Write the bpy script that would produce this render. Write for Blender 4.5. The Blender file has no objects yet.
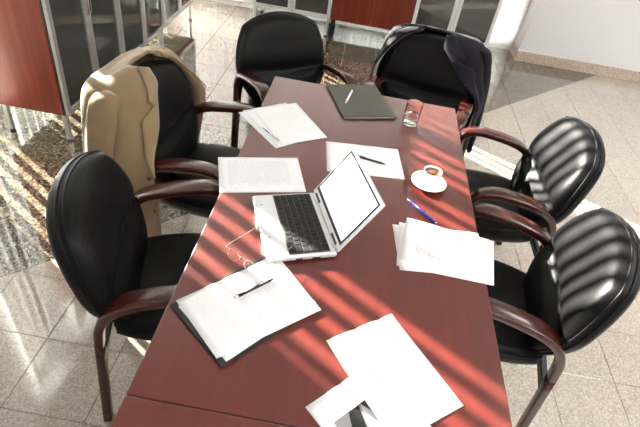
import bpy, bmesh, math, random
import numpy as np
from mathutils import Vector, Matrix

random.seed(7)
SC = bpy.context.scene
COL = SC.collection

# ------------------------------------------------------------------ camera
cam_d = bpy.data.cameras.new('camera')
cam_d.sensor_width = 36.0
cam_d.lens = 498.0 / 640.0 * 36.0
cam_d.clip_start = 0.02
cam = bpy.data.objects.new('camera', cam_d)
COL.objects.link(cam)
RW = ((0.98340224, 0.18104146, -0.01200128),      # camera axes (right, down, forward) in the room
      (0.12457449, -0.62562747, 0.77011134),
      (0.13191375, -0.75882426, -0.6377966))
CAMZ = 1.80
cam.matrix_world = Matrix(((RW[0][0], -RW[0][1], -RW[0][2], 0.0),
                           (RW[1][0], -RW[1][1], -RW[1][2], 0.0),
                           (RW[2][0], -RW[2][1], -RW[2][2], CAMZ),
                           (0, 0, 0, 1)))
SC.camera = cam

# ------------------------------------------------------------------ light
WORLD_STRENGTH = 45.0
SUN_STRENGTH = 60.0
SUN_ELEV = 20.5
EXPOSURE = 0.7
world = bpy.data.worlds.new('daylight')
SC.world = world
world.use_nodes = True
bg = world.node_tree.nodes['Background']
bg.inputs[0].default_value = (0.97, 0.985, 1.0, 1)
bg.inputs[1].default_value = WORLD_STRENGTH

sun_d = bpy.data.lights.new('sun', 'SUN')
sun_d.energy = SUN_STRENGTH
sun_d.angle = math.radians(0.6)
sun_d.color = (1.0, 0.93, 0.84)
sun = bpy.data.objects.new('sun', sun_d)
COL.objects.link(sun)
sdir = Vector((0.84, -0.545, -math.tan(math.radians(SUN_ELEV))))
sun.rotation_euler = sdir.to_track_quat('-Z', 'Y').to_euler()
sun.location = (-6, 6, 5)

SC.view_settings.view_transform = 'Standard'
SC.view_settings.look = 'None'
SC.view_settings.gamma = 1.0
SC.view_settings.use_curve_mapping = False
SC.view_settings.exposure = EXPOSURE
SC.cycles.use_denoising = True
SC.cycles.max_bounces = 10
SC.cycles.diffuse_bounces = 5
SC.cycles.transparent_max_bounces = 24
SC.cycles.sample_clamp_indirect = 12.0
SC.cycles.caustics_reflective = False
SC.cycles.caustics_refractive = False


# ------------------------------------------------------------------ helpers
def obj(name, me, mat=None, parent=None, loc=(0, 0, 0), rot=(0, 0, 0)):
    if mat is not None and not me.materials:
        me.materials.append(mat)
    o = bpy.data.objects.new(name, me)
    COL.objects.link(o)
    o.location = loc
    o.rotation_euler = rot
    if parent is not None:
        o.parent = parent
    return o


def empty(name, loc=(0, 0, 0), rz=0.0):
    o = bpy.data.objects.new(name, None)
    o.empty_display_size = 0.1
    COL.objects.link(o)
    o.location = loc
    o.rotation_euler = (0, 0, rz)
    return o


def tag(o, label, cat, group=None):
    o['label'] = label
    o['category'] = cat
    if group:
        o['group'] = group
    return o


def struct(o):
    o['kind'] = 'structure'
    return o


def mesh(name, v, f, smooth=False):
    me = bpy.data.meshes.new(name)
    me.from_pydata([tuple(p) for p in v], [], f)
    bm = bmesh.new()
    bm.from_mesh(me)
    bmesh.ops.recalc_face_normals(bm, faces=bm.faces)
    if smooth:
        for q in bm.faces:
            q.smooth = True
    bm.to_mesh(me)
    bm.free()
    return me


def box_me(name, x0, x1, y0, y1, z0, z1, bev=0.0, seg=2):
    bm = bmesh.new()
    bmesh.ops.create_cube(bm, size=1.0)
    for v in bm.verts:
        v.co = Vector((x0 + (v.co.x + .5) * (x1 - x0), y0 + (v.co.y + .5) * (y1 - y0), z0 + (v.co.z + .5) * (z1 - z0)))
    if bev:
        bmesh.ops.bevel(bm, geom=list(bm.edges), offset=bev, segments=seg, affect='EDGES', profile=0.5)
    me = bpy.data.meshes.new(name)
    bm.to_mesh(me)
    bm.free()
    return me


def boxes_me(name, lst, bev=0.0):
    """several boxes of ONE part joined"""
    bm = bmesh.new()
    for b in lst:
        m = box_me('tmp', *b, bev=bev, seg=1)
        bm.from_mesh(m)
        bpy.data.meshes.remove(m)
    me = bpy.data.meshes.new(name)
    bm.to_mesh(me)
    bm.free()
    return me


def catmull(pts, n=6, closed=False):
    P = [np.array(p, float) for p in pts]
    out = []
    m = len(P)
    for i in range(m if closed else m - 1):
        if closed:
            p0, p1, p2, p3 = P[(i - 1) % m], P[i], P[(i + 1) % m], P[(i + 2) % m]
        else:
            p1, p2 = P[i], P[i + 1]
            p0 = P[i - 1] if i else 2 * p1 - p2
            p3 = P[i + 2] if i + 2 < m else 2 * p2 - p1
        for k in range(n):
            t = k / n
            out.append(.5 * ((2 * p1) + (-p0 + p2) * t + (2 * p0 - 5 * p1 + 4 * p2 - p3) * t * t + (-p0 + 3 * p1 - 3 * p2 + p3) * t ** 3))
    if not closed:
        out.append(P[-1])
    return out


def tube_me(name, pts, r, seg=8, closed=False):
    P = [Vector(p) for p in pts]
    n = len(P)
    V, F = [], []
    up = None
    for i in range(n):
        if closed:
            t = (P[(i + 1) % n] - P[(i - 1) % n]).normalized()
        else:
            t = (P[min(i + 1, n - 1)] - P[max(i - 1, 0)]).normalized()
        if up is None:
            up = Vector((0, 0, 1)) if abs(t.z) < .9 else Vector((1, 0, 0))
        a = (up - t * up.dot(t)).normalized()
        up = a
        b = t.cross(a)
        rr = r[i] if isinstance(r, (list, tuple)) else r
        for k in range(seg):
            an = 2 * math.pi * k / seg
            V.append(P[i] + a * math.cos(an) * rr + b * math.sin(an) * rr)
    rings = n if closed else n - 1
    for i in range(rings):
        for k in range(seg):
            A, B = i * seg, ((i + 1) % n) * seg
            F.append((A + k, A + (k + 1) % seg, B + (k + 1) % seg, B + k))
    if not closed:
        F.append(tuple(range(seg)))
        F.append(tuple((n - 1) * seg + k for k in range(seg)))
    return mesh(name, V, F, True)


def lathe_me(name, prof, seg=32, loc=(0, 0, 0)):
    V, F = [], []
    for (r, z) in prof:
        for k in range(seg):
            a = 2 * math.pi * k / seg
            V.append((loc[0] + r * math.cos(a), loc[1] + r * math.sin(a), loc[2] + z))
    for i in range(len(prof) - 1):
        for k in range(seg):
            F.append((i * seg + k, i * seg + (k + 1) % seg, (i + 1) * seg + (k + 1) % seg, (i + 1) * seg + k))
    if prof[0][0] > 1e-5:
        F.append(tuple(range(seg)))
    if prof[-1][0] > 1e-5:
        F.append(tuple((len(prof) - 1) * seg + k for k in range(seg)))
    me = mesh(name, V, F, True)
    bm = bmesh.new()
    bm.from_mesh(me)
    bmesh.ops.remove_doubles(bm, verts=bm.verts, dist=1e-5)
    bm.to_mesh(me)
    bm.free()
    return me


def copy_tree(o, parent=None):
    c = o.copy()
    COL.objects.link(c)
    c.parent = parent
    for ch in o.children:
        copy_tree(ch, c)
    return c


# ------------------------------------------------------------------ materials
class NT:
    def __init__(self, name):
        self.m = bpy.data.materials.new(name)
        self.m.use_nodes = True
        self.t = self.m.node_tree
        self.b = self.t.nodes['Principled BSDF']
        self.out = self.t.nodes['Material Output']

    def n(self, typ, **kw):
        nd = self.t.nodes.new(typ)
        for k, v in kw.items():
            setattr(nd, k, v)
        return nd

    def l(self, a, b):
        self.t.links.new(a, b)

    def ramp(self, fac, stops):
        r = self.n('ShaderNodeValToRGB')
        e = r.color_ramp.elements
        while len(e) > 1:
            e.remove(e[-1])
        for i, (p, c) in enumerate(stops):
            q = e[0] if i == 0 else e.new(p)
            q.position = p
            q.color = (*c, 1) if len(c) == 3 else c
        self.l(fac, r.inputs[0])
        return r.outputs[0]

    def noise(self, vec, scale, detail=4, rough=.55):
        nd = self.n('ShaderNodeTexNoise')
        nd.inputs['Scale'].default_value = scale
        nd.inputs['Detail'].default_value = detail
        nd.inputs['Roughness'].default_value = rough
        if vec is not None:
            self.l(vec, nd.inputs['Vector'])
        return nd.outputs['Fac']

    def mapping(self, vec, scale=(1, 1, 1), rot=(0, 0, 0), loc=(0, 0, 0)):
        mp = self.n('ShaderNodeMapping')
        mp.inputs['Scale'].default_value = scale
        mp.inputs['Rotation'].default_value = rot
        mp.inputs['Location'].default_value = loc
        self.l(vec, mp.inputs['Vector'])
        return mp.outputs[0]

    def bump(self, h, strength, dist=.002):
        bp = self.n('ShaderNodeBump')
        bp.inputs['Strength'].default_value = strength
        bp.inputs['Distance'].default_value = dist
        self.l(h, bp.inputs['Height'])
        self.l(bp.outputs[0], self.b.inputs['Normal'])

    def pos(self):
        return self.n('ShaderNodeNewGeometry').outputs['Position']

    def objc(self):
        return self.n('ShaderNodeTexCoord').outputs['Object']


def plain(name, col, rough=.5, metal=0.0, spec=.5, coat=0.0):
    q = NT(name)
    q.b.inputs['Base Color'].default_value = (*col, 1)
    q.b.inputs['Roughness'].default_value = rough
    q.b.inputs['Metallic'].default_value = metal
    q.b.inputs['Specular IOR Level'].default_value = spec
    q.b.inputs['Coat Weight'].default_value = coat
    # light wear in the roughness
    nz = q.noise(q.objc(), 18.0, 3)
    mr = q.n('ShaderNodeMapRange')
    mr.inputs['To Min'].default_value = max(0.0, rough - .05)
    mr.inputs['To Max'].default_value = min(1.0, rough + .05)
    q.l(nz, mr.inputs['Value'])
    q.l(mr.outputs[0], q.b.inputs['Roughness'])
    return q.m


def wood(name, dark, mid, light, axis='y', rough=.28, coat=.35, grain=1.0):
    q = NT(name)
    sc = {'y': (34, 1.6, 34), 'x': (1.6, 34, 34), 'z': (34, 34, 1.6)}[axis]
    c = q.objc()
    m1 = q.mapping(c, tuple(s * grain for s in sc))
    a = q.noise(m1, 1.0, 6, .6)
    m2 = q.mapping(c, tuple(s * .12 * grain for s in sc))
    b = q.noise(m2, 1.0, 3, .5)
    ad = q.n('ShaderNodeMath', operation='ADD')
    q.l(a, ad.inputs[0])
    q.l(b, ad.inputs[1])
    hf = q.n('ShaderNodeMath', operation='MULTIPLY')
    q.l(ad.outputs[0], hf.inputs[0])
    hf.inputs[1].default_value = .5
    col = q.ramp(hf.outputs[0], [(.28, dark), (.5, mid), (.72, light)])
    q.l(col, q.b.inputs['Base Color'])
    q.b.inputs['Roughness'].default_value = rough
    q.b.inputs['Coat Weight'].default_value = coat
    q.b.inputs['Coat Roughness'].default_value = .24 if axis == 'y' else .16
    q.bump(a, .05, .001)
    return q.m


def granite(name, stops, rough=.09, scale=120.0):
    q = NT(name)
    p = q.pos()
    vo = q.n('ShaderNodeTexVoronoi')
    vo.inputs['Scale'].default_value = scale
    q.l(p, vo.inputs['Vector'])
    sep = q.n('ShaderNodeSeparateColor')
    q.l(vo.outputs['Color'], sep.inputs[0])
    big = q.noise(p, 2.2, 4, .6)
    fine = q.noise(p, scale * 1.3, 3, .7)
    a = q.n('ShaderNodeMath', operation='MULTIPLY_ADD')
    q.l(sep.outputs[0], a.inputs[0])
    a.inputs[1].default_value = .45
    q.l(fine, a.inputs[2])
    b = q.n('ShaderNodeMath', operation='MULTIPLY_ADD')
    q.l(big, b.inputs[0])
    b.inputs[1].default_value = .12
    q.l(a.outputs[0], b.inputs[2])
    oi = q.n('ShaderNodeObjectInfo')
    d = q.n('ShaderNodeMath', operation='MULTIPLY_ADD')
    q.l(oi.outputs['Random'], d.inputs[0])
    d.inputs[1].default_value = .08
    q.l(b.outputs[0], d.inputs[2])
    col = q.ramp(d.outputs[0], stops)
    q.l(col, q.b.inputs['Base Color'])
    q.b.inputs['Roughness'].default_value = rough
    q.b.inputs['Specular IOR Level'].default_value = .95
    q.b.inputs['Coat Weight'].default_value = 1.0
    q.b.inputs['Coat Roughness'].default_value = .03
    q.b.inputs['Coat IOR'].default_value = 1.6
    return q.m


def leather(name, col=(.0065, .0065, .007), rough=.38):
    q = NT(name)
    c = q.objc()
    vo = q.n('ShaderNodeTexVoronoi')
    vo.inputs['Scale'].default_value = 260.0
    q.l(c, vo.inputs['Vector'])
    nz = q.noise(c, 9.0, 4)
    ad = q.n('ShaderNodeMath', operation='MULTIPLY_ADD')
    q.l(nz, ad.inputs[0])
    ad.inputs[1].default_value = .5
    q.l(vo.outputs['Distance'], ad.inputs[2])
    q.b.inputs['Base Color'].default_value = (*col, 1)
    q.b.inputs['Roughness'].default_value = rough
    q.b.inputs['Specular IOR Level'].default_value = .13
    q.bump(ad.outputs[0], .18, .002)
    return q.m


def fabric(name, c0, c1, rough=.85, scale=700.0, sheen=.3):
    q = NT(name)
    c = q.objc()
    w = q.noise(q.mapping(c, (1, 1, .25)), scale, 2)
    f = q.noise(c, 7.0, 3)
    ad = q.n('ShaderNodeMath', operation='ADD')
    q.l(w, ad.inputs[0])
    q.l(f, ad.inputs[1])
    hf = q.n('ShaderNodeMath', operation='MULTIPLY')
    q.l(ad.outputs[0], hf.inputs[0])
    hf.inputs[1].default_value = .5
    q.l(q.ramp(hf.outputs[0], [(.35, c0), (.65, c1)]), q.b.inputs['Base Color'])
    q.b.inputs['Roughness'].default_value = rough
    q.b.inputs['Sheen Weight'].default_value = sheen
    q.b.inputs['Specular IOR Level'].default_value = .5 if rough < .5 else .12
    q.bump(w, .25, .001)
    return q.m


def glass_sheet(name, tint, refl=.12, rough=.02, milk=None):
    """thin flat pane: lets light straight through with a tint and mirrors at grazing angles"""
    q = NT(name)
    q.t.nodes.remove(q.b)
    tr = q.n('ShaderNodeBsdfTransparent')
    tr.inputs[0].default_value = (*tint, 1)
    body = tr.outputs[0]
    if milk:
        df = q.n('ShaderNodeBsdfDiffuse')
        df.inputs[0].default_value = (*milk[1], 1)
        m2 = q.n('ShaderNodeMixShader')
        m2.inputs[0].default_value = milk[0]
        q.l(tr.outputs[0], m2.inputs[1])
        q.l(df.outputs[0], m2.inputs[2])
        body = m2.outputs[0]
    gl = q.n('ShaderNodeBsdfGlossy')
    gl.inputs['Roughness'].default_value = rough
    fr = q.n('ShaderNodeFresnel')
    fr.inputs['IOR'].default_value = 1.5
    mu = q.n('ShaderNodeMath', operation='ADD')
    q.l(fr.outputs[0], mu.inputs[0])
    mu.inputs[1].default_value = refl - .04
    mx = q.n('ShaderNodeMixShader')
    q.l(mu.outputs[0], mx.inputs[0])
    q.l(body, mx.inputs[1])
    q.l(gl.outputs[0], mx.inputs[2])
    q.l(mx.outputs[0], q.out.inputs[0])
    return q.m


def solid_glass(name, ior, tint=(1, 1, 1)):
    q = NT(name)
    q.b.inputs['Base Color'].default_value = (*tint, 1)
    q.b.inputs['Roughness'].default_value = .0
    q.b.inputs['Transmission Weight'].default_value = 1.0
    q.b.inputs['IOR'].default_value = ior
    return q.m


def blind_fabric(name):
    q = NT(name)
    q.t.nodes.remove(q.b)
    df = q.n('ShaderNodeBsdfDiffuse')
    tl = q.n('ShaderNodeBsdfTranslucent')
    w = q.noise(q.mapping(q.objc(), (300, 300, 30)), 1.0, 2)
    col = q.ramp(w, [(.3, (.82, .81, .76)), (.7, (.89, .88, .84))])
    q.l(col, df.inputs[0])
    q.l(col, tl.inputs[0])
    mx = q.n('ShaderNodeMixShader')
    mx.inputs[0].default_value = .10
    q.l(df.outputs[0], mx.inputs[1])
    q.l(tl.outputs[0], mx.inputs[2])
    q.l(mx.outputs[0], q.out.inputs[0])
    return q.m


def paper_mat(name, rows=0, x0=-.08, x1=.08, y0=-.12, y1=.12, ink=.45, seed=0.0):
    """white office paper; rows of faint print inside a rectangle of the sheet's own plane"""
    q = NT(name)
    q.b.inputs['Roughness'].default_value = .7
    q.b.inputs['Specular IOR Level'].default_value = .2
    base = (.83, .83, .845, 1)
    if not rows:
        nz = q.noise(q.objc(), 60.0, 2)
        q.l(q.ramp(nz, [(.3, (.82, .82, .835)), (.7, (.85, .85, .86))]), q.b.inputs['Base Color'])
        return q.m
    c = q.objc()
    sp = q.n('ShaderNodeSeparateXYZ')
    q.l(c, sp.inputs[0])

    def math_(op, a, b=None):
        nd = q.n('ShaderNodeMath', operation=op)
        for i, s in enumerate((a, b)):
            if s is None:
                continue
            if isinstance(s, (int, float)):
                nd.inputs[i].default_value = s
            else:
                q.l(s, nd.inputs[i])
        return nd.outputs[0]
    X, Y = sp.outputs[0], sp.outputs[1]
    pitch = (y1 - y0) / rows
    ry = math_('DIVIDE', math_('SUBTRACT', Y, y0), pitch)
    line = math_('LESS_THAN', math_('FRACT', ry), .5)
    rid = math_('FLOOR', ry)
    cb = q.n('ShaderNodeCombineXYZ')
    q.l(math_('MULTIPLY', X, 260.0), cb.inputs[0])
    q.l(math_('MULTIPLY', rid, 7.31), cb.inputs[1])
    cb.inputs[2].default_value = seed
    nz = q.noise(cb.outputs[0], 1.0, 1)
    word = math_('GREATER_THAN', nz, .43)
    cb2 = q.n('ShaderNodeCombineXYZ')
    q.l(math_('MULTIPLY', rid, 3.7), cb2.inputs[0])
    cb2.inputs[1].default_value = seed + 3
    endn = q.noise(cb2.outputs[0], 1.0, 0)
    xend = math_('ADD', math_('MULTIPLY', endn, (x1 - x0) * .5), x0 + (x1 - x0) * .62)
    ins = math_('MULTIPLY', math_('GREATER_THAN', X, x0), math_('LESS_THAN', X, xend))
    ins = math_('MULTIPLY', ins, math_('LESS_THAN', X, x1))
    ins = math_('MULTIPLY', ins, math_('MULTIPLY', math_('GREATER_THAN', Y, y0), math_('LESS_THAN', Y, y1)))
    msk = math_('MULTIPLY', math_('MULTIPLY', line, word), ins)
    mx = q.n('ShaderNodeMix', data_type='RGBA')
    q.l(math_('MULTIPLY', msk, ink), mx.inputs['Factor'])
    mx.inputs['A'].default_value = base
    mx.inputs['B'].default_value = (.12, .12, .14, 1)
    q.l(mx.outputs['Result'], q.b.inputs['Base Color'])
    return q.m


M = {}
M['table'] = wood('mahogany_tabletop', (.066, .0090, .0064), (.096, .0130, .0090), (.130, .019, .013), 'y', rough=.36, coat=.65)
M['table_edge'] = wood('mahogany_edge', (.05, .009, .006), (.10, .018, .011), (.15, .028, .018), 'y')
M['arm'] = wood('mahogany_arm', (.022, .0042, .003), (.046, .0085, .0058), (.072, .0145, .0095), 'x', rough=.26, coat=.4, grain=.8)
M['cab'] = wood('red_cabinet_wood', (.11, .014, .007), (.18, .026, .012), (.25, .042, .02), 'z', rough=.26, coat=.5)
M['cab_edge'] = plain('dark_edge_band', (.03, .012, .009), .4)
M['cab_in'] = plain('cabinet_inside', (.30, .31, .30), .6)
M['leather'] = leather('black_leather')
M['leather2'] = leather('black_leather_piping', (.006, .006, .007), .42)
M['light'] = granite('light_granite', [(.45, (.28, .22, .17)), (.70, (.44, .38, .315)), (.95, (.55, .485, .42)), (1.25, (.62, .57, .51))], rough=.07, scale=170.0)
M['dark'] = granite('brown_granite', [(.45, (.022, .016, .010)), (.75, (.085, .064, .040)), (1.0, (.16, .125, .082)), (1.25, (.27, .225, .165))], scale=90.0)
M['grout'] = plain('grout', (.24, .20, .16), .8)
M['skirting'] = granite('skirting_granite', [(.45, (.34, .26, .20)), (.75, (.52, .42, .34)), (1.1, (.66, .56, .47))], rough=.2)
M['wall'] = plain('white_paint', (.80, .81, .83), .8)
M['ceil'] = plain('ceiling_paint', (.62, .62, .61), .9)
M['alu'] = plain('brushed_aluminium', (.62, .64, .64), .34, .75)
M['white_frame'] = plain('white_lacquered_metal', (.72, .73, .72), .4)
M['steel'] = plain('bright_steel', (.70, .70, .70), .22, 1.0)
M['blk'] = plain('black_plastic', (.012, .012, .013), .4)
M['pane'] = glass_sheet('window_glass', (.96, .98, .97), .08)
M['cab_glass'] = glass_sheet('smoked_cabinet_glass', (.34, .37, .34), .12, milk=(.5, (.10, .112, .10)))
M['blind'] = blind_fabric('blind_slat_fabric')
M['paper'] = paper_mat('plain_paper')
M['chain'] = plain('blind_chain', (.55, .53, .46), .5)


def uv_px(x, y, z):
    """where a room point lands in the 640x427 frame (used only to choose which floor tiles are single objects)"""
    d = Vector((x, y, z - CAMZ))
    cx = sum(RW[i][0] * d[i] for i in range(3))
    cy = sum(RW[i][1] * d[i] for i in range(3))
    cz = sum(RW[i][2] * d[i] for i in range(3))
    if cz < .05:
        return None
    return 320 + 498 * cx / cz, 213.5 + 498 * cy / cz


# ------------------------------------------------------------------ the room
XL, XR, YB, YF, ZC = -2.20, 6.2, 5.45, -4.6, 2.95     # left wall, right wall, back wall, wall behind the camera, ceiling
YW = 5.17                                             # face of the white pier to the right of the back window
XP = 1.62                                             # its left end

floor = struct(obj('floor', box_me('floor', XL - .15, XR + .15, YF - .15, YB + .15, -.12, -.012), M['grout']))
TS = .30
OX, OY = 1.39, 1.39
G = .0011


def tile_mesh(name, poly):
    """a thin stone tile with a small chamfer; poly is its outline (counter-clockwise)"""
    n = len(poly)
    cx = sum(p[0] for p in poly) / n
    cy = sum(p[1] for p in poly) / n
    ins = []
    for p in poly:
        d = math.hypot(p[0] - cx, p[1] - cy)
        k = (d - .0016) / d
        ins.append((cx + (p[0] - cx) * k, cy + (p[1] - cy) * k))
    V = [(p[0], p[1], -.012) for p in poly] + [(p[0], p[1], -.0008) for p in poly] + [(p[0], p[1], 0) for p in ins]
    F = [tuple(range(2 * n, 3 * n))]
    for i in range(n):
        j = (i + 1) % n
        F.append((i, j, n + j, n + i))
        F.append((n + i, n + j, 2 * n + j, 2 * n + i))
    return mesh(name, V, F)


h = TS / 2 - G
g2 = G * 1.4
SQ = [(-h, -h), (h, -h), (h, h), (-h, h)]
LOWT = [(-h + g2, -h), (h, -h), (h, h - g2)]
UPT = [(-h, -h + g2), (h - g2, h), (-h, h)]
tile_protos = {}
for nm, poly, mt in (('light_sq', SQ, 'light'), ('dark_sq', SQ, 'dark'), ('light_tri', LOWT, 'light'), ('dark_tri', UPT, 'dark')):
    me = tile_mesh('tile_' + nm, poly)
    me.materials.append(M[mt])
    tile_protos[nm] = me
rest = {'light': [[], []], 'dark': [[], []]}
single = 0
i0, i1 = int(math.floor((XL - OX) / TS)), int(math.ceil((XR - OX) / TS))
j0, j1 = int(math.floor((YF - OY) / TS)), int(math.ceil((YB - OY) / TS))
for i in range(i0, i1):
    for j in range(j0, j1):
        x, y = OX + (i + .5) * TS, OY + (j + .5) * TS
        k = j - i
        kinds = ['light_sq'] if k < 9 else (['dark_sq'] if k > 9 else ['light_tri', 'dark_tri'])
        inview = False
        for dx in (-.15, 0, .15):
            for dy in (-.15, 0, .15):
                p = uv_px(x + dx, y + dy, 0)
                if p and -4 < p[0] < 644 and -4 < p[1] < 431:
                    inview = True
        for kd in kinds:
            if inview and single < 300:
                obj('floor_tile', tile_protos[kd], None, floor, (x, y, 0))
                single += 1
            else:
                V, F = rest[kd.split('_')[0]]
                src = tile_protos[kd]
                b = len(V)
                V.extend([(v.co.x + x, v.co.y + y, v.co.z) for v in src.vertices])
                F.extend([tuple(b + q for q in p.vertices) for p in src.polygons])
for nm in rest:
    if rest[nm][0]:
        o = obj('floor_tiles_beyond_view', mesh('tiles_' + nm, *rest[nm]), M[nm], floor)
        o['kind'] = 'stuff'

# window openings: left wall y WL0..WL1, back wall x WB0..WB1
WL0, WL1, WZ0, WZ1 = 2.10, 5.41, .05, 2.70
WP0, WP1 = 2.60, 2.77          # pier between the narrow and the wide side window
WB0, WB1 = -2.0, XP
wl = struct(obj('wall_left', boxes_me('wall_left', [
    (XL - .15, XL, YF, WL0, 0, ZC), (XL - .15, XL, WL1, YB, 0, ZC),
    (XL - .15, XL, WL0, WL1, 0, WZ0), (XL - .15, XL, WL0, WL1, WZ1, ZC), (XL - .15, XL, WP0, WP1, WZ0, WZ1)]), M['wall']))
wb = struct(obj('wall_back', boxes_me('wall_back', [
    (XL, WB0, YB, YB + .15, 0, ZC), (WB0, WB1, YB, YB + .15, 0, WZ0), (WB0, WB1, YB, YB + .15, WZ1, ZC),
    (XP, XR, YW, YB + .15, 0, ZC)]), M['wall']))
struct(obj('wall_right', box_me('wall_right', XR, XR + .15, YF, YW, 0, ZC), M['wall']))
struct(obj('wall_front', box_me('wall_front', XL, XR, YF - .15, YF, 0, ZC), M['wall']))
struct(obj('ceiling', box_me('ceiling', XL - .15, XR + .15, YF - .15, YB + .15, ZC, ZC + .12), M['ceil']))
bb = struct(obj('baseboard_back', boxes_me('baseboard_back', [(XP - .012, XR, YW - .014, YW, 0, .105)], .002), M['skirting']))
struct(obj('baseboard_left', boxes_me('baseboard_left', [(XL, XL + .014, YF, WL0, 0, .105)], .002), M['skirting']))
# the light reveal of the pier beside the window
struct(obj('trim_1', box_me('trim_1', XP - .012, XP - .001, YW, YB, 0, .105, .002), M['skirting']))


def window(name, horizontal, a0, a1, plane, npanes):
    """aluminium framed window; a0..a1 runs along x (horizontal) or along y"""
    w = struct(empty(name, (0, 0, 0)))

    def bx(nm, u0, u1, z0, z1, d0, d1, mat, parent, bev=.003):
        if horizontal:
            me = box_me(nm, u0, u1, plane + d0, plane + d1, z0, z1, bev, 1)
        else:
            me = box_me(nm, plane - d1, plane - d0, u0, u1, z0, z1, bev, 1)
        return obj(nm, me, mat, parent)
    fw = .05
    bx('frame_bottom', a0, a1, WZ0, WZ0 + fw, .03, .09, M['alu'], w)
    bx('frame_top', a0, a1, WZ1 - fw, WZ1, .03, .09, M['alu'], w)
    st = (a1 - a0) / npanes
    for k in range(npanes + 1):
        c = a0 + k * st
        c0 = min(max(c - fw / 2, a0), a1 - fw)
        bx('mullion', c0, c0 + fw, WZ0 + fw, WZ1 - fw, .03, .09, M['alu'], w)
    for k in range(npanes):
        bx('pane', a0 + k * st + fw * .4, a0 + (k + 1) * st - fw * .4, WZ0 + fw * .8, WZ1 - fw * .8, .058, .062, M['pane'], w, 0)
    return w


window('window_1', False, WL0, WP0, XL, 1)
window('window_3', False, WP1, WL1, XL, 3)
window('window_2', True, WB0, WB1, YB, 4)

# vertical blinds
SLW, SLP = .094, .088


def slat_me():
    V, F = [], []
    n = 6
    for z in (0, 1):
        for k in range(n + 1):
            u = (k / n - .5) * SLW
            V.append((u, .006 * (1 - (2 * k / n - 1) ** 2), z))
    for k in range(n):
        F.append((k, k + 1, n + 1 + k + 1, n + 1 + k))
    me = mesh('blind_slat', V, F, True)
    me.materials.append(M['blind'])
    return me


SLAT = slat_me()


def blind(p0, p1, ang, label, zlo=.035, zhi=2.66):
    L = math.hypot(p1[0] - p0[0], p1[1] - p0[1])
    d = ((p1[0] - p0[0]) / L, (p1[1] - p0[1]) / L)
    t = tag(empty('vertical_blind', (p0[0], p0[1], zlo)), label, 'blind')
    horizontal = abs(d[0]) > .5
    hw = (L / 2, .02) if horizontal else (.02, L / 2)
    cx, cy = (p1[0] - p0[0]) / 2, (p1[1] - p0[1]) / 2
    obj('head_rail', box_me('head_rail', cx - hw[0], cx + hw[0], cy - hw[1], cy + hw[1], zhi - zlo, zhi - zlo + .04, .004, 1), M['white_frame'], t)
    n = int(L / SLP)
    for k in range(n):
        u = (k + .5) * L / n
        o = obj('slat', SLAT, None, t, (d[0] * u, d[1] * u, 0), (0, 0, ang + random.uniform(-.05, .05)))
        o.scale = (1, 1, zhi - zlo)
    pts = []
    for k in range(n * 4 + 1):
        u = k / 4 * L / n
        pts.append((d[0] * u, d[1] * u, .012 - .012 * abs(math.sin(math.pi * k / 4))))
    obj('bottom_chain', tube_me('bottom_chain', pts, .0022, 4), M['chain'], t)
    return t


blind((XL + .055, WL0 - .02), (XL + .055, WP0 + .02), math.radians(-58), 'narrow cream vertical blind on the slim side window past the end of the red-sided cabinet')
blind((XL + .055, WP1 - .02), (XL + .055, WL1 + .02), math.radians(-58), 'wide cream vertical blind on the side window behind the row of glass-door cabinets')
blind((WB0, YB - .055), (WB1, YB - .055), math.radians(8), 'cream vertical blind on the window behind the cabinets beside the white wall')

# unseen emissive panels added under the ceiling to raise the ambient fill
FILL = NT('fill_emitter')
FILL.b.inputs['Base Color'].default_value = (.8, .8, .8, 1)
FILL.b.inputs['Emission Color'].default_value = (1.0, .985, .96, 1)
FILL.b.inputs['Emission Strength'].default_value = 9.0
for px_, py_ in [(x_, y_) for x_ in (.9, 2.8) for y_ in (-1.75, -.35)] + [(2.8, 1.05), (2.8, 2.55), (4.7, 1.05), (4.7, 2.55)]:
        cl = tag(empty('fill_light_panel', (px_, py_, ZC)), 'flat white fill panel added out of view under the ceiling', 'added fill light', 'added fill panels')
        obj('frame', boxes_me('frame', [(-.62, .62, -.32, -.30, -.02, -.001), (-.62, .62, .30, .32, -.02, -.001), (-.62, -.60, -.30, .30, -.02, -.001), (.60, .62, -.30, .30, -.02, -.001)]), M['white_frame'], cl)
        obj('fill_surface', box_me('fill_surface', -.60, .60, -.30, .30, -.014, -.004), FILL.m, cl)

# ------------------------------------------------------------------ cabinets
CABH = 1.58
LEGH = .18


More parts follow.
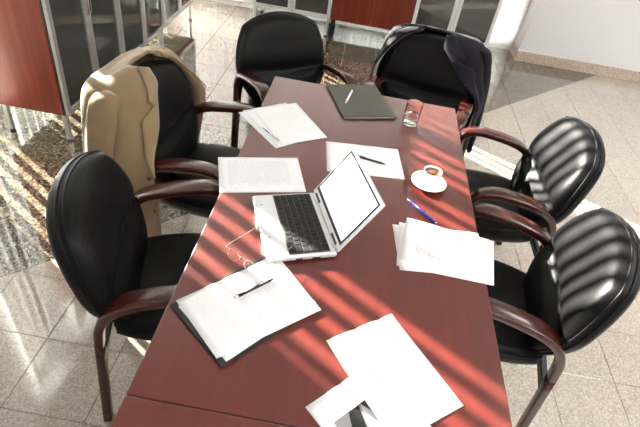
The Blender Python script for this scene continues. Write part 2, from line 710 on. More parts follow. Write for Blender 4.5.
def cabinet(loc, rz, label, glass=True, group=None, w=.76, d=.43):
    """local: front face at y=0 looking to -y, body behind it to y=+d, x from 0 to w"""
    t = tag(empty('glass_door_cabinet' if glass else 'wood_front_cabinet', loc, rz), label, 'cabinet', group)
    z0, z1 = LEGH, CABH
    th = .022
    for x in (.0, w - th):
        s = obj('side_panel', box_me('side_panel', x, x + th, .024, d, z0, z1, .002, 1), M['cab'], t)
        obj('edge_band', box_me('edge_band', x + .0004, x + th - .0004, .012, .0238, z0, z1), M['cab_edge'], s)
    obj('bottom_panel', box_me('bottom_panel', th, w - th, .024, d, z0, z0 + th), M['cab_in'], t)
    obj('top_panel', box_me('top_panel', th, w - th, .012, d, z1 - th, z1), M['cab'], t)
    obj('back_panel', box_me('back_panel', th, w - th, d - .01, d - .0005, z0 + th, z1 - th), M['cab_in'], t)
    for zz in ((.55, .92) if glass else ()):
        obj('shelf', box_me('shelf', th, w - th, .05, d - .012, zz, zz + .018), M['cab_in'], t)
    dw = w / 2
    if glass:
        for k in range(2):
            x0, x1 = k * dw + .0015, (k + 1) * dw - .0015
            fr = .034
            dr = obj('door', boxes_me('door', [
                (x0, x0 + fr, -.010, .011, z0 + .002, z1 - .002), (x1 - fr, x1, -.010, .011, z0 + .002, z1 - .002),
                (x0 + fr, x1 - fr, -.010, .011, z0 + .002, z0 + .002 + fr), (x0 + fr, x1 - fr, -.010, .011, z1 - .002 - fr, z1 - .002)], .0015),
                M['white_frame'] if group and 'back' in group else M['alu'], t)
            obj('pane', box_me('pane', x0 + fr - .003, x1 - fr + .003, -.001, .002, z0 + fr, z1 - fr), M['cab_glass'], dr)
            hx = x1 - .018 if k == 0 else x0 + .018
            obj('handle', tube_me('handle', [(hx, -.010, .66), (hx, -.03, .66), (hx, -.03, .80), (hx, -.010, .80)], .004, 6), M['steel'], dr)
    else:
        for k in range(2):
            x0, x1 = k * dw + .001, (k + 1) * dw - .001
            dr = obj('door', box_me('door', x0, x1, -.008, .011, z0, z1 - .002, .001, 1), M['cab'], t)
            hx = x1 - .03 if k == 0 else x0 + .03
            obj('handle', tube_me('handle', [(hx, -.007, .86), (hx, -.03, .86), (hx, -.03, 1.0), (hx, -.007, 1.0)], .004, 6), M['steel'], dr)
    for (x, y) in ((.02, .03), (w - .02, .03), (.02, d - .04), (w - .02, d - .04)):
        lg = obj('leg', box_me('leg', x - .013, x + .013, y - .013, y + .013, .012, z0, .002, 1), M['alu'] if glass else M['blk'], t)
        obj('foot', lathe_me('foot', [(.0, 0), (.017, 0), (.017, .008), (.009, .012), (0, .012)], 12, (x, y, 0)), M['blk'], lg)
    return t


CX = -1.585
for k, nm in enumerate(('red-sided cabinet with two smoked glass doors, its wooden end panel bare towards the black chairs',
                        'two-door smoked glass cabinet in the middle of the three in front of the side window',
                        'two-door smoked glass cabinet standing nearest the corner of the two blinds')):
    cabinet((CX, 2.41 + k * .763, 0), math.radians(90), nm, True, 'glass-door cabinets along the side window')
CY = 4.86
cabinet((-1.062, CY, 0), 0, 'white-framed two-door glass cabinet behind the bare chair at the table corner', True, 'glass-door cabinets by the back window')
cabinet((-.298, CY, 0), 0, 'cabinet with a plain red wooden front between two white-framed glass cabinets', False)
cabinet((.466, CY, 0), 0, 'white-framed two-door glass cabinet behind the chair with the dark jacket', True, 'glass-door cabinets by the back window')

# ------------------------------------------------------------------ table
TX0, TX1, TY0, TYS, TY1, TZ = -.363, .519, -.62, .543, 2.245, .74
tb = tag(empty('conference_table', ((TX0 + TX1) / 2, 1.0, 0)), 'long mahogany conference table with papers, laptop and black chairs around it', 'table')
ox, oy = (TX0 + TX1) / 2, 1.0
hw = (TX1 - TX0) / 2
TT = .032
obj('tabletop', box_me('tabletop', -hw, hw, TYS - oy + .0012, TY1 - oy, TZ - TT, TZ, .003, 2), M['table'], tb)
obj('tabletop', box_me('tabletop', -hw, hw, TY0 - oy, TYS - oy - .0012, TZ - TT, TZ, .003, 2), M['table'], tb)
for y in (TYS - .75, TYS + .12, TY1 - .38):
    lg = obj('panel_leg', box_me('panel_leg', -.24, .24, y - oy - .016, y - oy + .016, .03, TZ - TT, .002, 1), M['table_edge'], tb)
    obj('base_rail', box_me('base_rail', -.27, .27, y - oy - .035, y - oy + .035, 0, .03, .006, 2), M['blk'], lg)
obj('stretcher', box_me('stretcher', -.012, .012, TYS - .73 - oy, TY1 - .40 - oy, .40, .62, .002, 1), M['table_edge'], tb)


# ------------------------------------------------------------------ chairs
def squircle(s, t, k):
    return s * math.sqrt(1 - .5 * k * t * t), t * math.sqrt(1 - .5 * k * s * s)


def pad(front, back, place, n=26, k=.75):
    """closed cushion: front and back surfaces over the same rounded outline"""
    V, F = [], []
    N = n + 1
    for side, fn in ((0, front), (1, back)):
        for j in range(N):
            for i in range(N):
                s, t = 2 * i / n - 1, 2 * j / n - 1
                s, t = math.sin(s * math.pi / 2) * .35 + s * .65, math.sin(t * math.pi / 2) * .35 + t * .65
                a, b = squircle(s, t, k)
                V.append(place(a, b, fn(s, t, a, b)))
        o = side * N * N
        for j in range(n):
            for i in range(n):
                q = (o + j * N + i, o + j * N + i + 1, o + (j + 1) * N + i + 1, o + (j + 1) * N + i)
                F.append(q if side == 0 else q[::-1])
    ring = [j for j in range(N)] + [j * N + n for j in range(1, N)] + [n * N + i for i in range(n - 1, -1, -1)] + [j * N for j in range(n - 1, 0, -1)]
    for q in range(len(ring)):
        a, b = ring[q], ring[(q + 1) % len(ring)]
        F.append((a, b, N * N + b, N * N + a))
    return V, F, ring


BACK_UP = Vector((-.24, 0, 1)).normalized()
BACK_N = Vector((1, 0, .24)).normalized()
BC = Vector((-.212, 0, .630))
BH, BW = .258, .262


def back_place(a, b, off):
    w = BW * (1 - .26 * max(0.0, -b) ** 1.5)
    y = a * w
    p = BC + BACK_UP * (b * BH) + BACK_N * (off + .035 * a * a + .018 * max(0, -b) ** 2)
    return (p.x, y, p.z)


def back_front(s, t, a, b):
    e = max(0.0, (1 - abs(s) ** 5) * (1 - abs(t) ** 5)) ** .5
    tc = -.14 + .08 * a * a
    f = .018 + .050 * e
    dcr = (b - tc)
    f -= .036 * math.exp(-(dcr / .065) ** 2) * (1 - abs(s) ** 6) * e
    if dcr < 0:
        f += .010 * math.exp(-((dcr + .32) / .25) ** 2) * e
        f += .0022 * math.sin(34 * a + 3 * math.sin(5 * b)) * math.exp(-((dcr + .16) / .12) ** 2) * e
    else:
        f += .010 * math.exp(-((dcr - .30) / .26) ** 2) * e
        f += .0012 * math.sin(26 * a + 2 * b) * math.exp(-((dcr - .12) / .10) ** 2) * e
    return f


def back_back(s, t, a, b):
    e = max(0.0, (1 - abs(s) ** 4) * (1 - abs(t) ** 4)) ** .5
    return -.020 - .034 * e


SEATZ = .425


def seat_place(a, b, off):
    # a across, b front(+)/rear(-)
    w = .232 + .012 * b
    return (.035 + b * .222, a * w, SEATZ + off - .012 * max(0, b) ** 4 + .012 * a * a)


def seat_top(s, t, a, b):
    e = max(0.0, (1 - abs(s) ** 5) * (1 - abs(t) ** 5)) ** .5
    f = .012 + .036 * e - .006 * math.exp(-((b - .05) ** 2 + a * a * .8) / .25)
    f += .0016 * math.sin(15 * a + 4 * b) * math.exp(-((b - .3) / .3) ** 2) * e
    return f


def seat_bot(s, t, a, b):
    e = max(0.0, (1 - abs(s) ** 8) * (1 - abs(t) ** 8)) ** .5
    return -.03 - .03 * e


V, F, RB = pad(back_front, back_back, back_place, k=.76)
BACK_ME = mesh('backrest', V, F, True)
BACK_ME.materials.append(M['leather'])


def ring_pts(Vs, ring, N, shift):
    out = []
    for q in ring[::2]:
        a, b = Vector(Vs[q]), Vector(Vs[N + q])
        out.append(a.lerp(b, shift))
    return out


nn = 27 * 27
PIPE_ME = [tube_me('piping', ring_pts(V, RB, nn, s), .0042, 6, True) for s in (0.02, .55)]
V2, F2, RS = pad(seat_top, seat_bot, seat_place, k=.55)
SEAT_ME = mesh('seat', V2, F2, True)
SEAT_ME.materials.append(M['leather'])
SPIPE_ME = tube_me('seat_piping', ring_pts(V2, RS, nn, .05), .004, 6, True)
for m_ in PIPE_ME + [SPIPE_ME]:
    m_.materials.append(M['leather2'])

AY = .252


def strap_me(name, pts, wfun, th, y, n=6):
    """bent wooden strip: rounded rectangular section swept along a path in the xz plane"""
    P = catmull([(p[0], 0, p[1]) for p in pts], n)
    V, F = [], []
    L = len(P)
    sec = []
    for (sx, sy) in ((1, 1), (-1, 1), (-1, -1), (1, -1)):
        for a in (15, 45, 75):
            a0 = {(1, 1): 0, (-1, 1): 90, (-1, -1): 180, (1, -1): 270}[(sx, sy)]
            sec.append((sx, sy, math.cos(math.radians(a0 + a)), math.sin(math.radians(a0 + a))))
    m = len(sec)
    r = .007
    for i in range(L):
        t = P[min(i + 1, L - 1)] - P[max(i - 1, 0)]
        t = t / np.linalg.norm(t)
        nx = np.array((t[2], 0, -t[0]))
        w = wfun(i / (L - 1)) / 2
        for (sx, sy, c, s) in sec:
            q = P[i] + nx * (sx * (th / 2 - r) + c * r)
            V.append((q[0], y + sy * (w - r) + s * r, q[2]))
    for i in range(L - 1):
        for k in range(m):
            F.append((i * m + k, i * m + (k + 1) % m, (i + 1) * m + (k + 1) % m, (i + 1) * m + k))
    F.append(tuple(range(m)))
    F.append(tuple((L - 1) * m + k for k in range(m)))
    me = mesh(name, V, F, True)
    me.materials.append(M['arm'])
    return me


ARM_P = [(.185, .46), (.200, .555), (.194, .615), (.165, .650), (.11, .664), (.03, .657), (-.05, .641), (-.11, .618), (-.153, .580), (-.177, .525), (-.185, .47), (-.188, .44)]
ARM_ME, FLEG_ME, RLEG_ME = {}, {}, {}
for sgn in (-1, 1):
    ARM_ME[sgn] = strap_me('armrest', ARM_P, lambda u: .042 + .026 * math.sin(math.pi * min(1, max(0, (u - .1) / .8))), .028, sgn * AY)
    FLEG_ME[sgn] = strap_me('leg', [(.165, .0), (.172, .2), (.185, .459)], lambda u: .040, .028, sgn * AY, 4)
    RLEG_ME[sgn] = strap_me('leg', [(-.222, .0), (-.205, .22), (-.188, .439)], lambda u: .040, .028, sgn * AY, 4)
RAIL_ME = {}
for nm, x, z in (('seat_rail', .178, .365), ('seat_rail', -.192, .365)):
    RAIL_ME[x] = box_me(nm, x - .012, x + .012, -AY + .01, AY - .01, z - .018, z + .018, .004, 1)
    RAIL_ME[x].materials.append(M['blk'])
BRK_ME = box_me('back_bracket', -.17, -.135, -.10, .10, .34, .47, .006, 1)
BRK_ME.materials.append(M['blk'])


def chair(loc, ang, label):
    t = tag(empty('conference_chair', loc, math.radians(ang)), label, 'chair', 'black leather chairs around the table')
    obj('seat', SEAT_ME, None, t)
    s = t.children[0] if t.children else None
    bk = obj('backrest', BACK_ME, None, t)
    st = [c for c in COL.objects if c.parent == t and c.data == SEAT_ME][0]
    obj('piping', SPIPE_ME, None, st)
    for m in PIPE_ME:
        obj('piping', m, None, bk)
    for sgn in (-1, 1):
        obj('armrest', ARM_ME[sgn], None, t)
        obj('leg', FLEG_ME[sgn], None, t)
        obj('leg', RLEG_ME[sgn], None, t)
    for x in RAIL_ME:
        obj('seat_rail', RAIL_ME[x], None, t)
    obj('back_bracket', BRK_ME, None, t)
    return t


CH = {
    'LF': ((-.49, 1.13, 0), 15, 'black leather chair with mahogany arms beside the stack of papers with glasses on top'),
    'LM': ((-.572, 1.768, 0), -4, 'black leather chair with mahogany arms wearing the beige jacket'),
    'HL': ((-.295, 2.50, 0), -54, 'black leather chair with bare back turned askew at the table corner by the slipping papers'),
    'BR': ((.38, 2.532, 0), -105, 'black leather chair with mahogany arms wearing the dark jacket'),
    'RF': ((.775, 1.953, 0), 180, 'black leather chair in striped sunlight beside the coffee cup'),
    'RN': ((.69, 1.305, 0), 170, 'black leather chair in striped sunlight beside the fanned papers and the blue pen'),
}
chairs = {k: chair(*v) for k, v in CH.items()}


# ------------------------------------------------------------------ jackets
def jacket(key, mir, mats, label, name, lift=0.0):
    """worn by the chair back; chair-local frame, the hanging front panel is on the -y side (or +y if mirrored)"""
    c, a, _ = CH[key]
    t = tag(empty(name, c, math.radians(a)), label, 'jacket')
    S = -1 if mir else 1
    rows = [
        [(-.212, -.025, .905), (-.232, -.050, .912), (-.265, -.065, .916), (-.282, -.050, .905), (-.289, .02, .905), (-.282, .08, .904), (-.272, .105, .910), (-.245, .112, .905), (-.222, .110, .900)],
        [(-.182, -.035, .862), (-.218, -.115, .902), (-.288, -.180, .900), (-.325, -.130, .890), (-.338, .02, .890), (-.325, .15, .888), (-.285, .200, .890), (-.235, .198, .875), (-.198, .190, .860)],
        [(-.165, -.070, .825), (-.160, -.175, .852), (-.262, -.240, .850), (-.372, -.190, .870), (-.388, .02, .870), (-.368, .20, .860), (-.300, .268, .840), (-.225, .262, .815), (-.165, .250, .795)],
        [(-.115, -.170, .745), (-.145, -.258, .735), (-.236, -.275, .730), (-.388, -.220, .740), (-.402, .02, .740), (-.385, .22, .740), (-.310, .300, .720), (-.200, .300, .710), (-.110, .296, .700)],
        [(-.085, -.292, .645), (-.150, -.312, .630), (-.240, -.312, .620), (-.396, -.240, .610), (-.412, .02, .610), (-.394, .24, .610), (-.310, .310, .600), (-.200, .308, .600), (-.115, .303, .600)],
        [(-.072, -.300, .450), (-.150, -.318, .445), (-.246, -.318, .440), (-.402, -.250, .430), (-.418, .02, .430), (-.400, .25, .430), (-.320, .315, .430), (-.215, .312, .430), (-.140, .306, .430)],
        [(-.065, -.310, .255), (-.150, -.325, .245), (-.250, -.326, .235), (-.406, -.260, .230), (-.424, .02, .230), (-.405, .26, .230), (-.325, .320, .235), (-.225, .316, .240), (-.155, .310, .245)],
    ]
    R = [catmull(r, 6) for r in rows]
    cols = len(R[0])
    cc = [catmull([R[i][j] for i in range(len(R))], 10) for j in range(cols)]
    nr = len(cc[0])
    V, F = [], []
    for i in range(nr):
        for j in range(cols):
            p = cc[j][i]
            h = i / (nr - 1)
            fold = .006 * math.sin(j * .75 + 2.2 * h) * min(1, h * 2.2) + .004 * math.sin(j * .31 + 9 * h)
            n = Vector((p[0] + .27, p[1], 0))
            n = n.normalized() * fold if n.length > 1e-4 else Vector((0, 0, 0))
            V.append((p[0] + n.x, S * (p[1] + n.y), p[2] + lift))
    for i in range(nr - 1):
        for j in range(cols - 1):
            F.append((i * cols + j, i * cols + j + 1, (i + 1) * cols + j + 1, (i + 1) * cols + j))

    def cloth(nm, V, F, mat, parent, th=.006, off=1.0, sub=1):
        me = mesh(nm, V, F, True)
        bm = bmesh.new()
        bm.from_mesh(me)
        # outward = away from the chair back's middle
        cen = Vector((-.27, 0, .6))
        s = sum((f.calc_center_median() - cen).to_2d().dot(f.normal.to_2d()) for f in bm.faces)
        if s < 0:
            bmesh.ops.reverse_faces(bm, faces=bm.faces)
        bm.to_mesh(me)
        bm.free()
        o = obj(nm, me, mat, parent)
        md = o.modifiers.new('thickness', 'SOLIDIFY')
        md.thickness = th
        md.offset = off
        return o

    body = cloth('jacket_body', V, F, mats[0], t)
    # lining strip just inside the opening edges
    idx = lambda i, j: V[i * cols + j]
    for edge in (0, cols - 1):
        LV, LF = [], []
        for i in range(nr):
            p = Vector(idx(i, edge))
            q = Vector(idx(i, 4 if edge == 0 else cols - 5))
            m = p.lerp(q, .8)
            inw = Vector((-.02, -.012 * (1 if p.y > 0 else -1), 0))
            LV += [p + inw * .15, m + inw]
        for i in range(nr - 1):
            LF.append((2 * i, 2 * i + 1, 2 * i + 3, 2 * i + 2))
        cloth('lining', LV, LF, mats[1], body, .0015, 0.0)

    # lapels: folded strips laid over the opening edge, with a notch
    def lapel(edge, wid, upto):
        LV, LF = [], []
        n = int(nr * upto)
        d = 1 if edge == 0 else -1
        prof = []
        for i in range(n + 1):
            h = i / n
            if h < .50:
                w = wid * (.65 + .40 * h / .50)
            elif h < .55:
                w = wid * (1.05 - .55 * (h - .50) / .05)
            elif h < .60:
                w = wid * (.50 + .80 * (h - .55) / .05)
            else:
                w = wid * 1.3 * (1 - ((h - .60) / .40) ** 1.1)
            prof.append(max(w, .002))
        for i in range(n + 1):
            p = Vector(idx(i, edge))
            seg = 4
            # walk along the row's own cloth for the strip's width
            acc, q, j = 0.0, p, edge
            pts = [p]
            targets = [prof[i] * (k + 1) / seg for k in range(seg)]
            while targets and 0 <= j + d < cols:
                nx = Vector(idx(i, j + d))
                ds = (nx - Vector(idx(i, j))).length
                while targets and acc + ds >= targets[0]:
                    u = (targets[0] - acc) / ds
                    pts.append(Vector(idx(i, j)).lerp(nx, u))
                    targets.pop(0)
                acc += ds
                j += d
            while len(pts) < seg + 1:
                pts.append(pts[-1])
            for k, q in enumerate(pts):
                out = Vector((q.x + .34, q.y * .9, .1)).normalized()
                LV.append(q + out * (.008 + .007 * math.sin(math.pi * k / seg * .8)))
        sgm = 5
        for i in range(n):
            for k in range(sgm - 1):
                LF.append((i * sgm + k, i * sgm + k + 1, (i + 1) * sgm + k + 1, (i + 1) * sgm + k))
        cloth('lapel', LV, LF, mats[2], body, .004, 1.0)
    lapel(0, .080, .70)
    lapel(cols - 1, .05, .5)

    # collar rolled over the top of the chair back
    CV, CF = [], []
    for j in range(cols):
        p = Vector(idx(0, j))
        q = Vector(idx(7, j))
        r = Vector((-.27, p.y * .9, .895 + lift))
        CV += [r.lerp(p, .5) + Vector((0, 0, .004)), p + Vector((0, 0, .008)), p.lerp(q, .55) + (p - Vector((-.28, 0, p.z))).normalized() * .009]
    for j in range(cols - 1):
        for k in range(2):
            CF.append((j * 3 + k, j * 3 + k + 1, (j + 1) * 3 + k + 1, (j + 1) * 3 + k))
    cloth('collar', CV, CF, mats[2], body, .005, 1.0)

    # sleeves
    for sy in (-1, 1):
        base = [(-.272, .205, .876), (-.276, .250, .846), (-.282, .292, .73), (-.284, .326, .58), (-.282, .346, .40), (-.276, .352, .27)]
        P = catmull([(x, S * sy * y, z + lift) for (x, y, z) in base], 5)
        SV, SF = [], []
        sg = 14
        n = len(P)
        for i, p in enumerate(P):
            h = i / (n - 1)
            rx = .046 + .014 * math.sin(math.pi * min(1, h * 1.3)) - .008 * h
            ry = .022 + .010 * math.sin(math.pi * min(1, h * 1.6)) - .006 * h
            if i == 0:
                rx, ry = .02, .01
            for k in range(sg):
                an = 2 * math.pi * k / sg
                wr = 1 + .05 * math.sin(3 * an + 7 * h)
                SV.append((p[0] + rx * math.cos(an) * wr, p[1] + ry * math.sin(an) * wr, p[2] + (.012 * math.sin(an) * S * sy if i < 8 else 0)))
        for i in range(n - 1):
            for k in range(sg):
                SF.append((i * sg + k, i * sg + (k + 1) % sg, (i + 1) * sg + (k + 1) % sg, (i + 1) * sg + k))
        sl = cloth('sleeve', SV, SF, mats[0], t, .004, -1.0)
    # buttons
    for i in (int(nr * .70), int(nr * .82)):
        p = Vector(idx(i, 1))
        o = obj('button', lathe_me('button', [(0, 0), (.009, 0), (.009, .003), (.006, .004), (0, .004)], 12), mats[3], body,
                (p.x, p.y + (-S) * .009, p.z), (math.radians(90 * S), 0, 0))
    return t


BEIGE = fabric('beige_linen', (.195, .135, .074), (.265, .19, .108))
BEIGE2 = fabric('beige_linen_facing', (.225, .16, .088), (.30, .22, .127))
TAN_LINING = fabric('tan_lining', (.22, .16, .10), (.30, .22, .14), .45, 300)
NAVY = fabric('dark_suit_cloth', (.004, .0037, .007), (.010, .009, .015), .75, 700.0, .05)
NAVY2 = fabric('dark_suit_facing', (.005, .0045, .008), (.012, .011, .018), .7, 700.0, .05)
SATIN = fabric('satin_lining', (.25, .24, .27), (.36, .35, .39), .28, 200, .6)
BTN_B = plain('brown_button', (.08, .05, .03), .4)
BTN_D = plain('dark_button', (.01, .01, .012), .35)
jacket('LM', False, (BEIGE, TAN_LINING, BEIGE2, BTN_B), 'beige linen suit jacket hung over a black chair back', 'beige_jacket')
jacket('BR', True, (NAVY, SATIN, NAVY2, BTN_D), 'dark navy suit jacket with satin lining hung over a black chair back', 'dark_jacket')


# ------------------------------------------------------------------ papers and things on the table
def sheet(cx, cy, ang, z, label, mat=None, w=.21, l=.297, curl=0.0, curl_corner=(1, 1), group=None, name='paper_sheet', lift=0.0):
    """one A4 sheet; local x across the page, local y up the page"""
    n = 12
    V, F = [], []
    for j in range(n + 1):
        for i in range(n + 1):
            x, y = (i / n - .5) * w, (j / n - .5) * l
            u = (i / n if curl_corner[0] > 0 else 1 - i / n)
            v = (j / n if curl_corner[1] > 0 else 1 - j / n)
            k = max(0.0, (u + v - 1.2) / .8)
            V.append((x, y, curl * k * k + lift * math.sin(math.pi * j / n)))
    for j in range(n):
        for i in range(n):
            F.append((j * (n + 1) + i, j * (n + 1) + i + 1, (j + 1) * (n + 1) + i + 1, (j + 1) * (n + 1) + i))
    me = mesh('paper_sheet', V, F, True)
    if sum(p.normal.z for p in me.polygons) < 0:
        me.flip_normals()
    o = obj(name, me, mat or M['paper'], None, (cx, cy, z), (0, 0, math.radians(ang)))
    md = o.modifiers.new('thickness', 'SOLIDIFY')
    md.thickness = .0004
    md.offset = -1
    tag(o, label, 'paper', group)
    return o


Z = TZ + .0006
PT = [paper_mat('printed_page_a', 44, -.085, .085, -.115, .105, .26, 1.0), paper_mat('printed_page_b', 30, -.08, .08, -.10, .02, .4, 5.0),
      paper_mat('printed_page_c', 3, -.02, .06, .118, .128, .5, 9.0), paper_mat('printed_page_d', 40, -.085, .085, -.12, .12, .10, 13.0),
      paper_mat('printed_page_e', 8, -.075, .075, -.02, .02, .35, 17.0)]

# fan of sheets by the corner chair
sheet(-.262, 1.80, 43, Z, 'undermost sheet of the fanned papers by the corner chair', PT[0], group='papers by the corner chair')
sheet(-.250, 1.812, 40, Z + .0012, 'middle sheet of the fanned papers by the corner chair', None, group='papers by the corner chair')
sheet(-.222, 1.825, 35, Z + .0024, 'topmost blank sheet of the fanned papers by the corner chair', None, curl=0, group='papers by the corner chair')
# page of print behind the laptop
sheet(-.255, 1.437, -72.5, Z, 'single page of close print between the laptop and the beige jacket', PT[0])
# page under the laptop lid with a pen on it
sheet(.108, 1.653, -82.5, Z, 'blank page lying flat with a black pen on it, beside the coffee cup', None)
# fan of sheets near the right-hand chair
sheet(.385, 1.207, -83, Z, 'undermost sheet of the fan of papers overhanging the table edge', PT[3], group='fanned papers at the table edge')
sheet(.392, 1.200, -92, Z + .0012, 'middle sheet of the fan of papers overhanging the table edge', PT[3], group='fanned papers at the table edge')
sheet(.407, 1.215, -98, Z + .0024, 'topmost printed sheet of the fan of papers overhanging the table edge', PT[1], group='fanned papers at the table edge')
# two big pages
ph = sheet(.213, .564, 46, Z, 'page printed with a grey geometric picture, partly under a larger blank page', PT[2])
sheet(.232, .725, 37, Z + .0016, 'mostly blank white page in striped sunlight, lying over the page with the picture', PT[4])

# the printed grey picture: flat ink pieces on that page
INK = [plain('ink_pale', (.30, .31, .32), .7), plain('ink_mid', (.12, .12, .125), .7), plain('ink_dark', (.012, .012, .013), .7), plain('ink_white', (.83, .83, .84), .7)]


def ink(poly, m, z, parent):
    n = len(poly)
    V = [(p[0], p[1], z) for p in poly]
    me = mesh('print_patch', V, [tuple(range(n))])
    if me.polygons[0].normal.z < 0:
        me.flip_normals()
    return obj('print_patch', me, INK[m], parent)


ink([(-.075, 0.003), (.085, 0.003), (.085, 0.083), (-.075, 0.083)], 0, .0003, ph)
ink([(-.075, 0.003), (-.03, 0.003), (.0, 0.083), (-.03, 0.083)], 2, .0006, ph)
ink([(-.03, 0.003), (.02, 0.003), (-.0, 0.053)], 3, .0006, ph)
ink([(.005, 0.083), (.02, 0.083), (.055, 0.003), (.035, 0.003)], 2, .0006, ph)
ink([(.055, 0.003), (.085, 0.003), (.085, 0.068)], 1, .0006, ph)
ink([(-.015, 0.083), (.005, 0.083), (-.002, 0.063)], 1, .0006, ph)

# left near stack: black folder, three sheets
fol = tag(obj('document_folder', box_me('document_folder', -.118, .118, -.157, .157, 0, .006, .003, 2), M['blk'], None, (-.166, .842, TZ + .0002), (0, 0, math.radians(-40))),
          'black leather folder lying under the papers with the glasses', 'folder')
sheet(-.158, .846, -39, TZ + .0068, 'undermost sheet on the black folder, askew below the others', None, group='papers on the black folder')
sheet(-.146, .850, -48, TZ + .0080, 'middle sheet of print on the black folder', PT[3], group='papers on the black folder')
sheet(-.166, .846, -44, TZ + .0092, 'topmost sheet on the black folder with a pen and glasses on it', PT[3], group='papers on the black folder')

# grey portfolio at the far end
GREY = fabric('olive_grey_cover', (.062, .063, .050), (.080, .081, .066), .55, 900, .1)
pf = tag(empty('portfolio', (.062, 2.13, TZ + .0003), math.radians(-69)), 'dark olive grey portfolio at the far table end under a white pen', 'portfolio')
obj('back_cover', box_me('back_cover', -.155, .155, -.125, .125, 0, .003, .001, 1), GREY, pf)
obj('pages', box_me('pages', -.150, .151, -.120, .121, .0031, .0079), M['paper'], pf)
obj('front_cover', box_me('front_cover', -.155, .155, -.125, .125, .008, .011, .001, 1), GREY, pf)


def pen(p0, p1, z, body, tip, label, name='pen', r=.0045, capm=None):
    """p0 writing end, p1 rear end, lying flat at height z"""
    d = Vector((p1[0] - p0[0], p1[1] - p0[1], 0))
    L = d.length
    t = tag(empty(name, (p0[0], p0[1], z), math.atan2(d.y, d.x)), label, 'pen')

    def lz(nm, prof, mat):
        me = lathe_me(nm, prof, 14)
        for v in me.vertices:
            v.co = Vector((v.co.z, v.co.y, v.co.x + r))
        return obj(nm, me, mat, t)
    lz('tip', [(0, 0), (.0008, .0), (.0034, .016), (r * .9, .022), (0, .022)], tip)
    lz('barrel', [(0, .0222), (r, .0222), (r, L * .6), (r, L - .012), (r * .85, L - .002), (0, L - .001)], body)
    lz('button', [(0, L - .0008), (r * .45, L - .0008), (r * .45, L + .007), (0, L + .008)], tip)
    obj('clip', box_me('clip', L - .050, L - .006, -.0016, .0016, 2 * r + .0004, 2 * r + .0018, .0004, 1), tip, t)
    return t


PWHITE = plain('white_pen_plastic', (.80, .80, .80), .3)
PBLUE = plain('blue_pen_plastic', (.008, .030, .30), .28, 0, .5, .4)
PDARK = plain('dark_pen_metal', (.02, .02, .022), .3, .4)
pen((-.004, 2.062), (.016, 2.205), TZ + .0116, PWHITE, M['steel'], 'white ballpoint pen lying on the grey portfolio')
pen((.195, 1.640), (.063, 1.664), TZ + .0012, PDARK, M['blk'], 'black ballpoint pen on the blank page behind the laptop lid')
pen((.272, 1.447), (.372, 1.340), TZ + .0004, PBLUE, M['steel'], 'blue ballpoint pen on the bare table beside the fan of papers')
pen((-.205, .846), (-.112, .944), TZ + .0100, PDARK, M['steel'], 'dark pen with silver tip on the papers below the glasses')
pen((-.318, 1.742), (-.235, 1.668), TZ + .0042, M['steel'], M['steel'], 'silver pen tucked on the edge of the fanned papers by the corner chair', r=.0035)

# laptop: local +x = towards the hinge, y along the hinge
lp = tag(empty('laptop', (-.0985, 1.182, TZ + .0005), math.radians(21.5)), 'open silver-white laptop with dark keyboard in the middle of the table', 'laptop')
SILVER = plain('laptop_silver_white', (.72, .73, .75), .32, .15)
SILVER2 = plain('laptop_bezel', (.66, .67, .69), .35, .15)
KEY = plain('dark_keycap', (.022, .022, .021), .7, 0, .15)
KBD = plain('keyboard_well', (.10, .10, .095), .6, 0, .2)
LD, LW = .215, .297
obj('base_shell', box_me('base_shell', -LD / 2, LD / 2, -LW / 2, LW / 2, .004, .024, .007, 3), SILVER, lp)
obj('underside', box_me('underside', -LD / 2 + .006, LD / 2 - .006, -LW / 2 + .006, LW / 2 - .006, .0, .0045, .001, 1), M['blk'], lp)
kb = obj('keyboard', box_me('keyboard', -.040, .088, -.140, .140, .0235, .0252, .0008, 1), KBD, lp)
key_me = box_me('key', -.0080, .0080, -.0078, .0078, 0, .0034, .0012, 1)
key_me.materials.append(KEY)
rows = 6
for r_ in range(rows):
    kx = .076 - r_ * .0206
    if r_ == 5:
        widths = [1, 1, 1, 1, 5, 1, 1, 1, 1, 1]
    else:
        widths = [1.2] + [1] * 12 + [1.3] if r_ % 2 else [1.5] + [1] * 11 + [1.6]
    tot = sum(widths)
    y = .137
    for w_ in widths:
        yw = .274 * w_ / tot
        o = obj('key', key_me, None, kb, (kx, y - yw / 2, .0252))
        o.scale = (1.12, (yw - .003) / .0156, 1)
        y -= yw
tp = obj('touchpad', box_me('touchpad', -.094, -.052, -.034, .034, .0238, .0246, .0004, 1), SILVER2, lp)
obj('touchpad_button', box_me('touchpad_button', -.104, -.096, -.034, .034, .0238, .0248, .0004, 1), M['alu'], tp)
obj('status_light', box_me('status_light', -.088, -.080, .095, .097, .0238, .0246), M['blk'], lp)
obj('status_light', box_me('status_light', -.088, -.080, -.060, -.058, .0238, .0246), M['blk'], lp)
obj('port', box_me('port', -.02, .0, -LW / 2 - .0008, -LW / 2 + .004, .009, .015), M['blk'], lp)
obj('port', box_me('port', .03, .055, -LW / 2 - .0008, -LW / 2 + .004, .009, .014), M['blk'], lp)
for yy in (-.105, .105):
    obj('hinge', tube_me('hinge', [(LD / 2 - .004, yy - .02, .026), (LD / 2 - .004, yy + .02, .026)], .006, 10), SILVER2, lp)
LID_T = math.radians(33)           # lean of the lid beyond upright
lid = obj('lid', box_me('lid', -.004, .006, -LW / 2, LW / 2, .004, .212, .004, 3), SILVER, lp, (LD / 2 - .004, 0, .024), (0, LID_T, 0))
SCR = NT('lit_screen')
SCR.b.inputs['Base Color'].default_value = (.75, .76, .80, 1)
SCR.b.inputs['Roughness'].default_value = .12
SCR.b.inputs['Emission Color'].default_value = (.92, .93, 1, 1)
SCR.b.inputs['Emission Strength'].default_value = .55
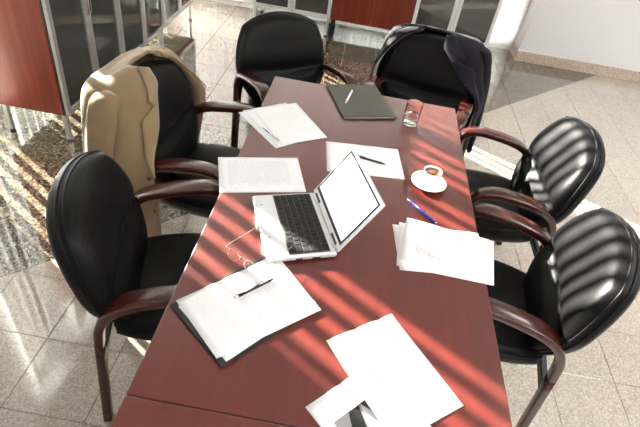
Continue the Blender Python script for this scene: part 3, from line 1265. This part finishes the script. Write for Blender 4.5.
nzs = SCR.noise(SCR.objc(), 3.0, 1)
SCR.l(SCR.ramp(nzs, [(.3, (.72, .73, .78)), (.7, (.80, .81, .84))]), SCR.b.inputs['Base Color'])
obj('bezel', boxes_me('bezel', [(-.0052, -.0038, -.140, .140, .196, .202), (-.0052, -.0038, -.140, .140, .024, .034),
                                (-.0052, -.0038, -.140, -.1332, .034, .196), (-.0052, -.0038, .1332, .140, .034, .196)]), plain('dark_bezel', (.015, .015, .017), .45, 0, .2), lid)
obj('screen', box_me('screen', -.0050, -.0039, -.1330, .1330, .0342, .1958), SCR.m, lid)
for yy in (-.10, .10):
    obj('speaker_grille', box_me('speaker_grille', -.0054, -.0041, yy - .025, yy + .025, .008, .016), M['blk'], lid)

# coffee cup on its saucer
CHINA = plain('white_china', (.84, .84, .83), .16, 0, .5, .5)
sx, sy_ = .357, 1.562
tag(obj('saucer', lathe_me('saucer', [(0, .003), (.022, .003), (.024, .0), (.028, 0), (.031, .004), (.050, .0095), (.066, .0155), (.0675, .0165), (.066, .0178), (.048, .0125), (.030, .0078), (.024, .0072), (0, .0072)], 40), CHINA, None, (sx, sy_, TZ + .0002)),
    'round white china saucer under the coffee cup', 'saucer')
cup = tag(empty('coffee_cup', (sx + .004, sy_ + .004, TZ + .0078), math.radians(200)), 'small white china cup of black coffee standing on its saucer', 'cup')
obj('bowl', lathe_me('bowl', [(0, .003), (.016, .003), (.017, 0), (.019, 0), (.020, .004), (.027, .016), (.0315, .032), (.0335, .050), (.0345, .056), (.0335, .0568), (.0318, .050), (.029, .033), (.024, .016), (.015, .007), (0, .006)], 36), CHINA, cup)
COFFEE = plain('black_coffee', (.11, .035, .010), .12)
obj('coffee', lathe_me('coffee', [(0, .0475), (.0305, .0475), (.0312, .0485), (0, .0485)], 32), COFFEE, cup)
obj('handle', tube_me('handle', catmull([(.031, 0, .044), (.044, 0, .046), (.052, 0, .037), (.047, 0, .024), (.029, 0, .018)], 6), .0032, 8), CHINA, cup)

# tumbler of water
gx, gy = .294, 2.012
tum = tag(empty('water_glass', (gx, gy, TZ + .0004)), 'clear glass tumbler of water near the far end of the table', 'glass')
GL = solid_glass('clear_glass', 1.40)
WAT = solid_glass('water', 1.33, (.97, .99, .99))
obj('tumbler', lathe_me('tumbler', [(0, 0), (.030, 0), (.033, .003), (.0345, .03), (.0365, .100), (.0368, .1015), (.0358, .102), (.0350, .100), (.0332, .03), (.031, .014), (.026, .010), (0, .009)], 40), GL, tum)
obj('water', lathe_me('water', [(0, .0096), (.0255, .0106), (.0304, .0144), (.0326, .03), (.0330, .044), (.0326, .0445), (0, .0442)], 40), WAT, tum)

# spectacles
sp = tag(empty('spectacles', (-.205, .985, TZ + .0102), math.radians(-30)), 'thin wire-rimmed glasses lying open on the papers beside the laptop', 'glasses')
GOLD = plain('gold_wire', (.72, .60, .46), .25, 1.0)
LENS = glass_sheet('spectacle_lens', (.97, .98, .98), .07)
for sgn in (-1, 1):
    cx_ = sgn * .033
    ring = []
    for k in range(32):
        a = 2 * math.pi * k / 32
        ring.append((cx_ + .023 * math.copysign(abs(math.cos(a)) ** .8, math.cos(a)), -.012 + .004 * math.sin(a), .019 + .016 * math.copysign(abs(math.sin(a)) ** .85, math.sin(a))))
    rim = obj('rim', tube_me('rim', ring, .0011, 6, True), GOLD, sp)
    n = len(ring)
    cen = (cx_, -.012, .021)
    me = mesh('lens', [cen] + ring, [(0, 1 + k, 1 + (k + 1) % n) for k in range(n)], True)
    obj('lens', me, LENS, rim)
    tip = sgn * .066
    obj('temple', tube_me('temple', catmull([(sgn * .058, -.012, .030), (sgn * .064, -.008, .031), (tip, .02, .030), (tip + .002, .085, .026), (tip, .118, .022), (tip - sgn * .003, .138, .0175)], 5), .0011, 6), GOLD, sp)
    obj('nose_pad', lathe_me('nose_pad', [(0, 0), (.003, .001), (.004, .004), (.003, .007), (0, .008)], 8, (sgn * .009, -.006, .015)), LENS, sp)
obj('bridge', tube_me('bridge', catmull([(-.0085, -.0115, .027), (0, -.009, .031), (.0085, -.0115, .027)], 6), .0011, 6), GOLD, sp)
